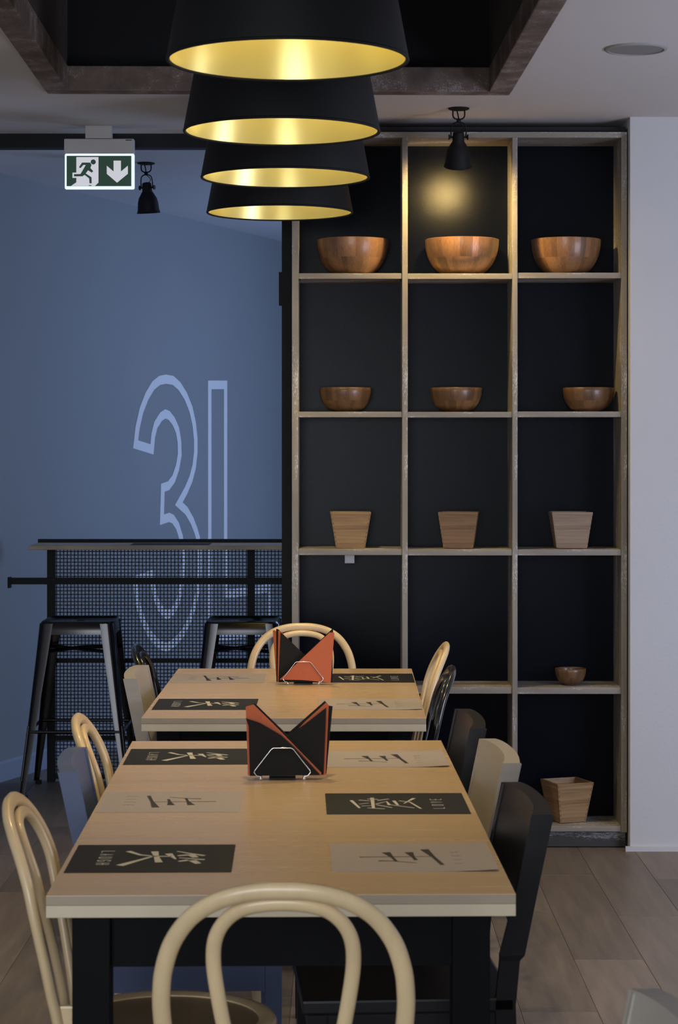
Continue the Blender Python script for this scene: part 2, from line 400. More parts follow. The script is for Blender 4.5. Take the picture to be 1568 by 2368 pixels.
cbox('end_board', void_m, -.02, CW+.02, CLn, CLn+.03, CEIL+.077, CEIL+.62, 0)
cbox('top_board', void_m, -.02, CW+.02, -.04, CLn+.03, CEIL+.62, CEIL+.64, 0)

# ============================================================ SHELVING
sh = tag(empty('shelving_unit', (.45, SHF, 0)), 'tall limed oak grid shelving with black back panels set into the white wall', 'shelf')
def sbox(name, m, x0, x1, y0, y1, z0, z1, bev=.0015):
    return box(name, m, x0-.45, x1-.45, y0-SHF, y1-SHF, z0, z1, sh, bev)
VX = [(-.1766, -.152), (.2365, .2576), (.6496, .669), (1.058, 1.079)]
HZ = [(2.663, 2.6845), (2.135, 2.156), (1.615, 1.636), (1.0985, 1.121), (.5785, .603), (.063, .083)]
D1 = SHF+.245
for k, (a, b) in enumerate(VX):
    sbox('side_panel' if k in (0, 3) else 'divider', shelf_m, a, b, SHF, D1, .06 if k in (1, 2) else .06, 2.663)
sbox('top_board', shelf_h, VX[0][0], VX[3][1], SHF, D1, 2.663, 2.6845)
sbox('top_rail', dark_wall, VX[0][0], VX[3][1], SHF+.05, SHF+.07, 2.6845, 2.71, 0)
for c in range(3):
    xa, xb = VX[c][1], VX[c+1][0]
    for r in range(1, 6):
        z0, z1 = HZ[r]
        dz = random.uniform(-.0015, .0015)
        sbox('shelf_board', shelf_h, xa, xb, SHF+.004+random.uniform(0, .003), D1, z0+dz, z1+dz)
    for r in range(5):
        sbox('back_panel', shelf_back, xa, xb, D1-.012, D1-.002, HZ[r+1][1], HZ[r][0], 0)
sbox('plinth', plinth_m, VX[0][0]+.003, VX[3][1]-.003, SHF+.02, D1, .004, .06, 0)
box('side_filler', dark_wall, VX[3][1]+.0005, 1.0835, SHF+.02, SHF+.05, 0.02, 2.7, None)
o = bpy.data.objects['side_filler']; o.parent = sh; o.location = Vector(o.location)-Vector(sh.location)
pg = box('plug_box', plug_m, .022, .058, SHF+.05, SHF+.075, 1.066, 1.0980)
tag(pg, 'small white plastic box fixed under the shelf board below the leftmost planter', 'box')
# shelf bracket pins
for r in (1, 2):
    for x in (VX[0][1]+.004, VX[1][0]-.008):
        sbox('shelf_pin', black_steel, x, x+.004, SHF+.01, SHF+.02, HZ[r][0]-.008, HZ[r][0]-.001, 0)

# ---- bowls
def bowl(cx, cy, zb, R, H, base, label, m, rz=0, group='wooden bowls on the shelves'):
    t = tag(empty('wooden_bowl', (cx, cy, zb), rz), label, 'bowl', group)
    rb = R*base; th = .008*R/.137
    P = [(0, .004), (rb*.9, .004), (rb, 0.0), (rb, .004)]
    outp = []
    for k in range(0, 11):
        u = k/10; a = u*PI/2
        outp.append((rb+(R-rb)*math.sin(a), .004+(H-.004)*(1-math.cos(a))))
    inn = [(max(r-th, 0), z+ (th*.9 if i else th)) for i, (r, z) in enumerate(outp)][:-1]
    prof = [(0, .002), (rb*.96, 0), (rb, .002)]+outp[1:]+[(R-th*.4, H+.0015), (R-th, H-.001)]+list(reversed(inn[1:]))+[(rb*.6, th+.004), (0, th+.004)]
    lathe('bowl_body', m, prof, t, 56, uv=True, angle=1.1)
    # foot ring
    lathe('foot_ring', m, [(rb*.80, 0), (rb*.93, 0), (rb*.93, .004), (rb*.80, .004)], t, 40, closed=True, uv=True)
    return t
def X(px, Y): return (px-784)*Y/5000
YB = 8.245
zt = [h[1]+.0015 for h in HZ]
sc = YB/5000
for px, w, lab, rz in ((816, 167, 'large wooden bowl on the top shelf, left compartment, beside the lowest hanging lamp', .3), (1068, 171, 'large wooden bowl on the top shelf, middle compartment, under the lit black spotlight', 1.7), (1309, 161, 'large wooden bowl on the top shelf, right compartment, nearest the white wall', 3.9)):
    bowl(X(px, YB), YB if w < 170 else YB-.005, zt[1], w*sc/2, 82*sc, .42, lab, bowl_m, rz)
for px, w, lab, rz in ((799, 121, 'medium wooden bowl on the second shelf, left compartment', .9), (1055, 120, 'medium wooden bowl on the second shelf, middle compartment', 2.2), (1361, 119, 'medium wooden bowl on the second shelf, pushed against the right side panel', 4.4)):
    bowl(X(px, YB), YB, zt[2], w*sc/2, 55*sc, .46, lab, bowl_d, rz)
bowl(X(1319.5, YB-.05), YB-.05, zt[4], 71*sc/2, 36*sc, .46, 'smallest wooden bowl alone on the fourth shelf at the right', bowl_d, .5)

# ---- planters
def planter(cx, cy, zb, wt, wb, H, rz, m, label):
    t = tag(empty('square_planter', (cx, cy, zb), rz), label, 'planter', 'tapered wooden planters on the shelves')
    a, b = wt/2, wb/2; th = .008
    for k in range(4):
        bm = bmesh.new(); e = th if k % 2 else 0
        add_hexa(bm, [(-b+e, -b, 0), (b-e, -b, 0), (b-e, -b+th, 0), (-b+e, -b+th, 0), (-a+e, -a, H), (a-e, -a, H), (a-e, -a+th, H), (-a+e, -a+th, H)])
        finish(bm, 'side_panel', m, t, rot=(0, 0, k*PI/2))
    bm = bmesh.new(); add_box(bm, -b+th, b-th, -b+th, b-th, .004, .012); finish(bm, 'bottom_panel', m, t)
    bm = bmesh.new()
    n = 8
    for k in range(n):
        z0 = H*(k+.25)/n; z1 = H*(k+.72)/n
        for sx in (-1, 1):
            for sy in (-1, 1):
                def c(z, off): w = b+(a-b)*z/H; return w+off
                w0, w1 = c(z0, .0006), c(z1, .0006)
                q0, q1 = w0-.007, w1-.007
                add_hexa(bm, [(sx*q0, sy*q0, z0), (sx*w0, sy*q0, z0), (sx*w0, sy*w0, z0), (sx*q0, sy*w0, z0), (sx*q1, sy*q1, z1), (sx*w1, sy*q1, z1), (sx*w1, sy*w1, z1), (sx*q1, sy*w1, z1)])
    o = finish(bm, 'corner_joints', joint_m if m is not planter_m3 else mat('joint_pale', (.30, .21, .14, 1), .6), t); o['kind'] = 'stuff'
    return t
planter(X(810, 8.22), 8.22, zt[3], 94*8.16/5000, 67*8.16/5000, 83*8.15/5000, .02, planter_m, 'tapered golden wooden planter on the third shelf, left compartment')
planter(X(1061, 8.22), 8.22, zt[3], 92*8.16/5000, 68*8.16/5000, 83*8.15/5000, -.10, planter_m2, 'tapered darker brown wooden planter on the third shelf, middle compartment')
planter(X(1319, 8.22), 8.22, zt[3], 94*8.16/5000, 70*8.16/5000, 83*8.15/5000, .0, planter_m3, 'tapered pale wooden planter on the third shelf, right compartment')
planter(X(1311, 8.23), 8.23, zt[5], .152, .106, .150, math.radians(20), planter_m, 'tapered wooden planter turned to a corner on the bottom shelf')

# ============================================================ BAR COUNTER
cb = tag(empty('bar_counter', (-.8, 9.7, 0)), 'narrow wooden bar counter on a black steel frame with woven mesh screen', 'counter')
def cbx(name, m, x0, x1, y0, y1, z0, z1, bev=0): return box(name, m, x0+.8, x1+.8, y0-9.7, y1-9.7, z0, z1, cb, bev)
XR = -.03
cbx('counter_top', counter_m, -1.357, XR, 9.45, 9.765, 1.053, 1.0715, .003)
cbx('back_rail', black_steel, -1.36, XR, 9.766, 9.79, 1.04, 1.0865)
for x0 in (-1.310, -.412, XR-.05):
    cbx('post', black_steel, x0, x0+.034, 9.70, 9.74, 0, 1.053)
cbx('cross_rail', black_steel, -1.475, XR, 9.675, 9.70, .888, .917)
cbx('end_plate', black_steel, -1.482, -1.470, 9.665, 9.71, .872, .920)
cbx('mesh_rail', black_steel, -1.276, XR, 9.71, 9.73, .535, .553)
cbx('mesh_rail', black_steel, -1.276, XR, 9.71, 9.73, .185, .205)
cbx('mesh_rail', black_steel, -1.276, XR, 9.71, 9.73, .012, .03)
bm = bmesh.new(); pit = .0161; r = .0023
nx = int(1.24/pit)
for i in range(nx):
    x = -1.270+i*pit+.8; yy = 9.722-9.7+(.001 if i % 2 else -.001)
    add_box(bm, x-r, x+r, yy-.0015, yy+.0015, .03, 1.05)
for j in range(int(1.02/pit)):
    z = .035+j*pit; yy = 9.722-9.7+(.001 if j % 2 else -.001)
    add_box(bm, -1.276+.8, XR+.8, yy-.0015, yy+.0015, z-r, z+r)
o = finish(bm, 'woven_mesh', mesh_m, cb); o['kind'] = 'stuff'
for x0, x1, m, lab in ((-1.295, -1.0, mat_grey, 'grey paper placemat at the left end of the bar counter'), (-.92, -.57, mat_black, 'dark paper placemat in the middle of the bar counter'), (-.36, -.07, mat_grey, 'grey paper placemat on the bar counter beside the black post')):
    tag(box('bar_placemat', m, x0, x1, 9.50, 9.70, 1.0716, 1.0722), lab, 'placemat', 'placemats on the bar counter')

# ---- stools
def stool(cx, cy, label):
    t = tag(empty('bar_stool', (cx, cy, 0)), label, 'stool', 'metal bar stools at the counter')
    H = .752; a = .158; f = .232
    # seat: rounded square pan with rolled edge
    def rsq(h, rr, n=6):
        pts = []
        for q, (sx, sy) in enumerate(((1, 1), (-1, 1), (-1, -1), (1, -1))):
            for k in range(n+1):
                an = q*PI/2+k/n*PI/2
                pts.append((sx*(h-rr)+rr*math.cos(an), sy*(h-rr)+rr*math.sin(an)))
        return pts
    bm = bmesh.new()
    lay = [(a*.93, .035, H-.006), (a*.97, .04, H), (a, .045, H-.006), (a+.004, .045, H-.04), (a+.0045, .045, H-.055), (a+.002, .045, H-.055), (a-.004, .04, H-.012)]
    rings = [[bm.verts.new((x, y, z)) for x, y in rsq(h, rr)] for h, rr, z in lay]
    bm.faces.new(rings[0])
    for A, B in zip(rings, rings[1:]):
        n = len(A)
        for k in range(n): bm.faces.new((A[k], A[(k+1) % n], B[(k+1) % n], B[k]))
    s = finish(bm, 'seat', gun, t, smooth=True, angle=.9)
    lathe('seat_hole', mat('seat_hole_dark', (.01, .01, .01, 1), .8), [(0, H-.0052), (.018, H-.0052), (.018, H-.007), (0, H-.007)], t, 20)
    for sx in (-1, 1):
        for sy in (-1, 1):
            bm = bmesh.new(); lev = 10; prev = None
            for k in range(lev+1):
                u = k/lev; z = (H-.02)*(1-u)+.012
                c = a+.003+(f-a)*u**1.05; w = .060*(1-u)+.022*u; th = .004; rr = .030*(1-u)+.010*u
                # L section folded plate with rounded outer corner
                P = [(c-w, c)]
                for q in range(6):
                    an = PI/2-q/5*PI/2; P.append((c-rr+rr*math.cos(an), c-rr+rr*math.sin(an)))
                P.append((c, c-w)); P.append((c-th, c-w))
                for q in range(4):
                    an = q/3*PI/2; r2 = max(rr-th, .002); P.append((c-th-r2+r2*math.cos(an), c-th-r2+r2*math.sin(an)))
                P.append((c-w, c-th))
                ring = [bm.verts.new((sx*x, sy*y, z)) for x, y in P]
                if prev:
                    n = len(ring)
                    for q in range(n): bm.faces.new((prev[q], prev[(q+1) % n], ring[(q+1) % n], ring[q]))
                else: bm.faces.new(ring)
                prev = ring
            bm.faces.new(prev)
            lg = finish(bm, 'leg', gun, t, smooth=True, angle=.7)
            # pressed rib on the lower leg
            d = 1/math.sqrt(2)
            pts = []
            for z in (.31, .24, .16, .08):
                u = 1-(z-.012)/(H-.02); c = a+.003+(f-a)*u**1.05; rr = .030*(1-u)+.010*u
                q = c-rr+rr*d+.001; pts.append((sx*q, sy*q, z))
            tube('leg_rib', gun, pts, .005, lg, 8)
            c = f+.003; bm = bmesh.new(); add_box(bm, sx*c-sx*.02-.012, sx*c-sx*.02+.014, sy*c-sy*.02-.012, sy*c-sy*.02+.014, 0, .016, .003)
            finish(bm, 'foot', rubber, lg)
    z = .285; u = 1-(z-.012)/(H-.02); c = a+.003+(f-a)*u-.006
    for k in range(4):
        ang = k*PI/2; bm = bmesh.new()
        add_tube(bm, [(-c+.01, -c, z), (c-.01, -c, z)], .0075, 10)
        finish(bm, 'footrest', gun, t, smooth=True, angle=1, rot=(0, 0, ang))
    z = .625; u = 1-(z-.012)/(H-.02); c = a+.003+(f-a)*u-.012
    for k in (0, 1):
        sx = 1 if k else -1
        tube('cross_brace', gun, [(-sx*c, -c, z-.004), (0, 0, z+.004*(1 if k else -1)), (sx*c, c, z-.004)], .008, t, 8)
    return t
stool(-1.128, 9.44, 'gunmetal bar stool at the left end of the counter')
stool(-.418, 9.44, 'gunmetal bar stool beside the black post, partly hidden by a chair')

# ============================================================ TABLES
def table(cx, cyn, L, W, rz, label, far_left, far_right):
    # origin at near edge centre
    t = tag(empty('dining_table', (cx, cyn, 0), rz), label, 'table')
    box('tabletop', [table_m], -W/2, W/2, 0, L, .734, .750, t, .0012)
    box('edge_band', edge_dark, -W/2+.0005, W/2-.0005, -.0004, L+.0004, .7335, .7488, t)
    box('lower_board', edge_light, -W/2, W/2, .0, L, .712, .7328, t, .0015, label='paler lower board of the tabletop')
    i = .04
    for sx in (-1, 1):
        for y0 in (i, far_right if sx > 0 else far_left):
            x0 = sx*(W/2-i) - (.065 if sx > 0 else 0)
            box('leg', table_base, x0, x0+.065, y0, y0+.065, 0, .712, t, .002)
        x0 = sx*(W/2-i-.02)-(.02 if sx > 0 else 0)
        box('apron', table_base, x0, x0+.02, i+.065, L-i-.065, .615, .712, t)
    for y0 in (i+.02, L-i-.04): box('apron', table_base, -W/2+i+.065, W/2-i-.065, y0, y0+.02, .615, .712, t)
    return t
TR = math.radians(1.1)
table(-.0975, 3.657, 1.908, .795, TR, 'nearest long pale wooden dining table on black legs', 1.908-.105, 1.595)
table(-.1545, 6.03, 1.335, .795, -math.radians(.2), 'farther pale wooden dining table in front of the shelving', 1.335-.075, 1.335-.105)

# ---- placemats with brush characters
CH = {
 'laugh': [([(.40, .35), (.95, 0)], [.04, .13]), ([(.38, .36), (.30, .19), (.07, .03)], [.04, .06, .09]), ([(.40, .58), (.39, .35)], [.05, .06]),
           ([(.10, .36), (.42, .40), (.75, .45)], [.12, .08, .12]), ([(.25, .55), (.57, .65)], [.12, .03]),
           ([(.07, .65), (.22, .82), (.35, .99)], [.03, .05, .07]), ([(.50, .70), (.56, .85), (.62, 1.0)], [.03, .05, .07]),
           ([(.36, .68), (.32, .77)], [.06, .09]), ([(.72, .71), (.66, .79)], [.06, .09]), ([(.30, .83), (.45, .89)], [.12, .10]), ([(.70, .88), (.85, .94)], [.12, .10])],
 'life': [([(.22, .56), (.48, .60), (.78, .66)], [.05, .05, .14]), ([(.31, .31), (.5, .335), (.78, .37)], [.06, .05, .14]), ([(0, 0), (.5, .08), (.97, .16)], [.07, .06, .14]),
          ([(.5, 1.0), (.51, .85), (.53, .12)], [.05, .035, .025]), ([(.26, .77), (.24, .6), (.12, .32)], [.06, .035, .02])],
 'love': [([(.74, 1.0), (.10, .90)], [.08, .05]), ([(.78, .88), (.70, .74)], [.06, .04]), ([(.43, .885), (.52, .756)], [.04, .03]), ([(.26, .86), (.30, .73)], [.04, .03]),
          ([(.96, .69), (.1, .70)], [.09, .07]), ([(.87, .75), (.83, .61)], [.06, .04]), ([(.74, .61), (.87, .45)], [.05, .04]), ([(.43, .65), (.65, .49), (.35, .46)], [.05, .05, .08]),
          ([(.35, .635), (.13, .44)], [.05, .04]), ([(.1, .775), (.02, .55)], [.05, .04]), ([(.70, .38), (.35, .34)], [.08, .06]), ([(.36, .44), (.09, .12)], [.04, .04]),
          ([(.70, .295), (.60, .155), (.04, .025)], [.05, .045, .05]), ([(.91, .08), (.7, .16), (.48, .24)], [.09, .05, .04])]}
LET = {'L': [[(0, 1), (0, 0), (.75, 0)]], 'A': [[(0, 0), (.4, 1), (.8, 0)], [(.16, .38), (.64, .38)]], 'U': [[(0, 1), (0, .15), (.2, 0), (.6, 0), (.8, .15), (.8, 1)]],
       'G': [[(.8, .8), (.6, 1), (.2, 1), (0, .8), (0, .2), (.2, 0), (.6, 0), (.8, .2), (.8, .5), (.45, .5)]], 'H': [[(0, 0), (0, 1)], [(.8, 0), (.8, 1)], [(0, .5), (.8, .5)]],
       'I': [[(.1, 0), (.1, 1)]], 'F': [[(0, 0), (0, 1), (.7, 1)], [(0, .5), (.6, .5)]], 'E': [[(.7, 0), (0, 0), (0, 1), (.7, 1)], [(0, .5), (.6, .5)]],
       'O': [[(0, .2), (.2, 0), (.6, 0), (.8, .2), (.8, .8), (.6, 1), (.2, 1), (0, .8), (0, .2)]], 'V': [[(0, 1), (.4, 0), (.8, 1)]]}
MW, MH = .266, .298
def placemat(kind, x, y, side, label, cx=0, rz=0, curl=0):
    # x: world x of outer (table-edge) side, y: centre; side 'L' or 'R'
    rot = (-PI/2 if side == 'L' else PI/2)+rz
    t = tag(empty('placemat', (x, y, .7503), rot), label, 'placemat', 'paper placemats on the dining tables')
    bm = bmesh.new()
    n = 8
    prev = None
    for k in range(n+1):
        v = MH*k/n; zz = (curl*max(0, (1-k/3))**2 if k < 3 else 0)
        row = [bm.verts.new((u, v, zz+h)) for h in (0, .0006) for u in (-MW/2, MW/2)]
        if prev:
            bm.faces.new((prev[2], prev[3], row[3], row[2])); bm.faces.new((prev[0], row[0], row[1], prev[1]))
            bm.faces.new((prev[0], prev[2], row[2], row[0])); bm.faces.new((prev[1], row[1], row[3], prev[3]))
        else: bm.faces.new((row[0], row[1], row[3], row[2]))
        prev = row
    bm.faces.new((prev[0], prev[2], prev[3], prev[1]))
    light = kind == 'life'
    finish(bm, 'paper_sheet', mat_grey if light else mat_black, t)
    bm = bmesh.new(); v0, vh = (.325*MH, .49*MH); cw = .148
    for pts, ws in CH[kind]:
        add_stroke(bm, [(-cw/2+p[0]*cw, v0+p[1]*vh) for p in pts], [w*cw*{'life': .8, 'laugh': .8, 'love': .62}[kind] for w in ws], .0002, .0007)
    finish(bm, 'brush_character', ink_dark if light else ink_light, t)
    word = {'laugh': 'LAUGH', 'life': 'LIFE', 'love': 'LOVE'}[kind]
    bm = bmesh.new(); hh = .023; lw = .016; sp = .145/len(word)
    for k, chh in enumerate(word):
        x0 = -.145/2+sp*k+.004
        for pl in LET[chh]:
            add_stroke(bm, [(x0+p[0]*lw, .170*MH+p[1]*hh) for p in pl], .0022 if not light else .0014, .0002, .0007+curl*.2)
    finish(bm, 'printed_word', ink_faint if light else ink_light, t)
    return t
# near table (turned with the table)
placemat('laugh', -.492, 3.975, 'L', 'black LAUGH placemat at the near left corner of the nearest table', rz=TR)
placemat('life', -.507, 4.605, 'L', 'grey LIFE placemat in the middle of the left side of the nearest table', rz=TR)
placemat('laugh', -.517, 5.275, 'L', 'black LAUGH placemat at the far left corner of the nearest table', rz=TR)
placemat('life', .2825, 3.99, 'R', 'grey LIFE placemat at the near right corner of the nearest table', rz=TR, curl=.004)
placemat('love', .270, 4.59, 'R', 'black LOVE placemat in the middle of the right side of the nearest table', rz=TR)
placemat('life', .2575, 5.24, 'R', 'grey LIFE placemat at the far right corner of the nearest table', rz=TR, curl=.004)
placemat('laugh', -.539, 6.345, 'L', 'black LAUGH placemat at the near left corner of the farther table')
placemat('life', -.540, 7.05, 'L', 'grey LIFE placemat at the far left corner of the farther table')
placemat('life', .238, 6.345, 'R', 'grey LIFE placemat at the near right corner of the farther table', curl=.003)
placemat('love', .2435, 7.06, 'R', 'black LOVE placemat at the far right corner of the farther table')

# ---- napkin holders and napkins
def holder(x, y, rz, label, depth):
    t = tag(empty('napkin_holder', (x, y, .7503), rz), label, 'napkin holder', 'chrome wire napkin holders')
    for sy in (-1, 1):
        P = [(-.049, sy*depth/2, .0085), (-.058, sy*depth/2, .0105), (-.064, sy*depth/2, .018), (-.062, sy*depth/2, .023), (-.0255, sy*depth/2, .070), (-.020, sy*depth/2, .0735),
             (.020, sy*depth/2, .0735), (.0255, sy*depth/2, .070), (.062, sy*depth/2, .023), (.064, sy*depth/2, .018), (.058, sy*depth/2, .0105), (.049, sy*depth/2, .0085)]
        w = tube('wire_frame', chrome, P, .0014, t, 8)
        for sx in (-1, 1):
            bm = bmesh.new(); bmesh.ops.create_uvsphere(bm, u_segments=12, v_segments=8, radius=.0042)
            finish(bm, 'ball_foot', chrome, w, smooth=True, loc=(sx*.049, sy*depth/2, .0042))
    for sx in (-1, 1):
        tube('cross_wire', chrome, [(sx*.049, -depth/2, .0045), (sx*.049, depth/2, .0045)], .0014, t, 8)
    box('base_plate', rubber, -.03, .03, -depth/2, depth/2, .003, .005, t)
    return t
def napkin(poly, cx, cz, s, hx, hy, rz, yoff, m, label, lean, group):
    t = empty('paper_napkin', (hx, hy, .7503), rz)
    pts = [((a-cx)*s, max((cz-b)*s, .0068)) for a, b in poly]
    me_t = .0042
    bm = bmesh.new(); add_prism(bm, pts, me_t, 'y', yoff)
    bmesh.ops.recalc_face_normals(bm, faces=bm.faces)
    for v in bm.verts: v.co.y += lean*(max(v.co.z-.06, 0))
    me = bpy.data.meshes.new('paper_napkin'); bm.to_mesh(me); bm.free(); me.materials.append(m)
    bpy.data.objects.remove(t)
    o = bpy.data.objects.new('paper_napkin', me); COL.objects.link(o); o.location = (hx, hy, .7503); o.rotation_euler = (0, 0, rz)
    return tag(o, label, 'napkin', group)
NY = 4.905; HXn = X(652.5, NY)
holder(HXn, NY+.02, TR, 'chrome wire napkin holder on the nearest table', .042)
S1 = .0001375*NY/4.9
NN = [([(130, 1300), (110, 480), (65, 350), (300, 430), (640, 630), (860, 830), (1290, 1290)], nap_black, 'black folded napkin at the very front of the near holder', -.03),
      ([(100, 1300), (60, 170), (190, 135), (620, 560), (1310, 1262), (1300, 1300)], nap_coral, 'coral napkin with its peak to the left, behind the front black one, near holder', .04),
      ([(95, 1290), (75, 170), (215, 125), (680, 575), (1320, 1230), (1320, 1290)], nap_black, 'black napkin edging the left coral peak from behind, near holder', .06),
      ([(1345, 1300), (1390, 200), (1040, 470), (700, 690), (250, 1290)], nap_black, 'black napkin with its peak to the right, frontmost of that side, near holder', .05),
      ([(1380, 1318), (1435, 165), (1385, 130), (1040, 440), (200, 1290)], nap_coral, 'coral napkin showing as a strip up the right side, near holder', .09),
      ([(1395, 1300), (1500, 195), (1440, 185), (1370, 105), (740, 650), (180, 1280)], nap_black, 'rearmost black napkin at the right peak, near holder', .13)]
for k, (pl, m, lab, ln) in enumerate(NN):
    napkin(pl, 665, 1372, S1, HXn, NY+.02, TR, -.0185+k*.006, m, lab, ln, 'folded napkins in the near holder')
FYn = 6.86; HXf = X(701, FYn)
holder(HXf, FYn+.02, 0, 'chrome wire napkin holder on the farther table', .042)
S2 = .0001573
NF = [([(1260, 1262), (1300, 700), (1335, 250), (1240, 245), (230, 1195), (700, 1205)], nap_coral, 'big coral napkin at the front of the far holder', -.02),
      ([(1295, 1275), (1310, 190), (1290, 180), (250, 1180), (240, 1250)], nap_black, 'black napkin edging the coral one from behind, far holder', .03),
      ([(205, 1280), (245, 245), (690, 660), (1250, 1250)], nap_black, 'black napkin with its peak to the left, far holder', .04),
      ([(185, 1265), (200, 225), (240, 230), (1240, 1250)], nap_coral, 'thin coral napkin strip between two black ones, far holder', .06),
      ([(165, 1285), (155, 190), (200, 200), (1230, 1260)], nap_black, 'black napkin behind the thin coral strip, far holder', .09),
      ([(160, 1250), (85, 225), (130, 220), (1000, 1240)], nap_coral, 'rearmost coral napkin at the left edge, far holder', .09)]
for k, (pl, m, lab, ln) in enumerate(NF):
    napkin(pl, 705, 1300, S2, HXf, FYn+.02, 0, -.0185+k*.006, m, lab, ln, 'folded napkins in the far holder')

# ============================================================ CHAIRS
def bentwood(loc, rz, label, m=bent_m, ms=seat_m, top=.86):
    # local +y faces the table; the back stands at -y
    t = tag(empty('bentwood_chair', (loc[0], loc[1], 0), rz), label, 'chair', 'bentwood chairs around the tables')
    k = top-.86
    def yb(z):  # back line
        T = [(-.01, -.235), (.2, -.195), (.45, -.175), (.55, -.19), (.65, -.21), (.75, -.2325), (.80, -.252), (.86, -.283), (.95, -.32)]
        for (z0, y0), (z1, y1) in zip(T, T[1:]):
            if z <= z1: return y0+(y1-y0)*(z-z0)/(z1-z0)
        return T[-1][1]
    half = [(.178, .0), (.170, .25), (.166, .45), (.173, .56), (.1815, .66), (.1815, .70), (.177, .735), (.163, .777), (.137, .815), (.105, .839), (.072, .852), (.035, .859), (0, .86)]
    P = [(-x, z) for x, z in half]+[(x, z) for x, z in reversed(half[:-1])]
    pts = bez([(x, yb(z+k) if z > .5 else yb(z), z+(k if z > .5 else 0)) for x, z in P], 5)
    tube('back_hoop', m, pts, .0138, t, 14, flat=.74)
    hi = [(.062, .445), (.068, .52), (.086, .62), (.098, .69), (.104, .745), (.099, .785), (.080, .815), (.050, .832), (0, .838)]
    P = [(-x, z) for x, z in hi]+[(x, z) for x, z in reversed(hi[:-1])]
    pts = bez([(x, yb(z+k)+.006, z+k*(z > .5)) for x, z in P], 5)
    tube('inner_hoop', m, pts, .0115, t, 14, flat=.74)
    lathe('seat_rim', m, [(.170, .430), (.197, .430), (.203, .437), (.203, .458), (.197, .465), (.185, .466), (.170, .462)], t, 48, closed=True)
    lathe('seat', ms, [(0, .452), (.1, .453), (.15, .456), (.178, .461), (.178, .445), (0, .44)], t, 48)
    for sx in (-1, 1):
        tube('leg', m, bez([(sx*.125, .130, .452), (sx*.133, .140, .3), (sx*.150, .165, .12), (sx*.160, .185, .002)], 4), [.0135]*9+[.011]*4, t, 10)
    ring = [(.138*math.cos(a*2*PI/32), .138*math.sin(a*2*PI/32)-.01, .26) for a in range(32)]
    tube('leg_ring', m, ring, .008, t, 8, closed=True)
    for sx in (-1, 1):
        b = box('hip_bracket', m, sx*.164-.006, sx*.164+.006, -.178, -.120, .462, .53, t, .004)
        for z in (.478, .508):
            s = tube('screw', hole_m, [(sx*.170, -.150, z), (sx*.172, -.150, z)], .004, b, 8); s.location = -Vector(b.location)
    return t
bent = [
 ((-.316, 3.952), -PI/2+TR, 'pale bentwood chair at the near left corner of the nearest table', 0),
 ((-.338, 5.13), -PI/2+TR, 'pale bentwood chair at the left side, behind the blue chair', 0),
 ((-.0825, 3.435), TR*0, 'pale bentwood chair in the foreground at the near end of the nearest table', 0),
 ((-.133, 7.47), PI, 'pale bentwood chair at the far end of the farther table, before the shelving', 0),
 ((.064, 7.00), PI/2, 'pale bentwood chair at the far right of the farther table', 0),
]
b0 = None
for (loc, rz, lab, _) in bent:
    if b0 is None: b0 = bentwood(loc, rz, lab)
    else:
        c = copy_tree(b0); c.location = (loc[0], loc[1], 0); c.rotation_euler = (0, 0, rz); c['label'] = lab
k1 = bentwood((.060, 6.40), PI/2, 'glossy black bentwood chair at the near right of the farther table', bent_black, bent_black, .845)
c = copy_tree(k1); c.location = (-.392, 7.09, 0); c.rotation_euler = (0, 0, -PI/2); c['label'] = 'black bentwood chair at the far left of the farther table, before the mesh screen'

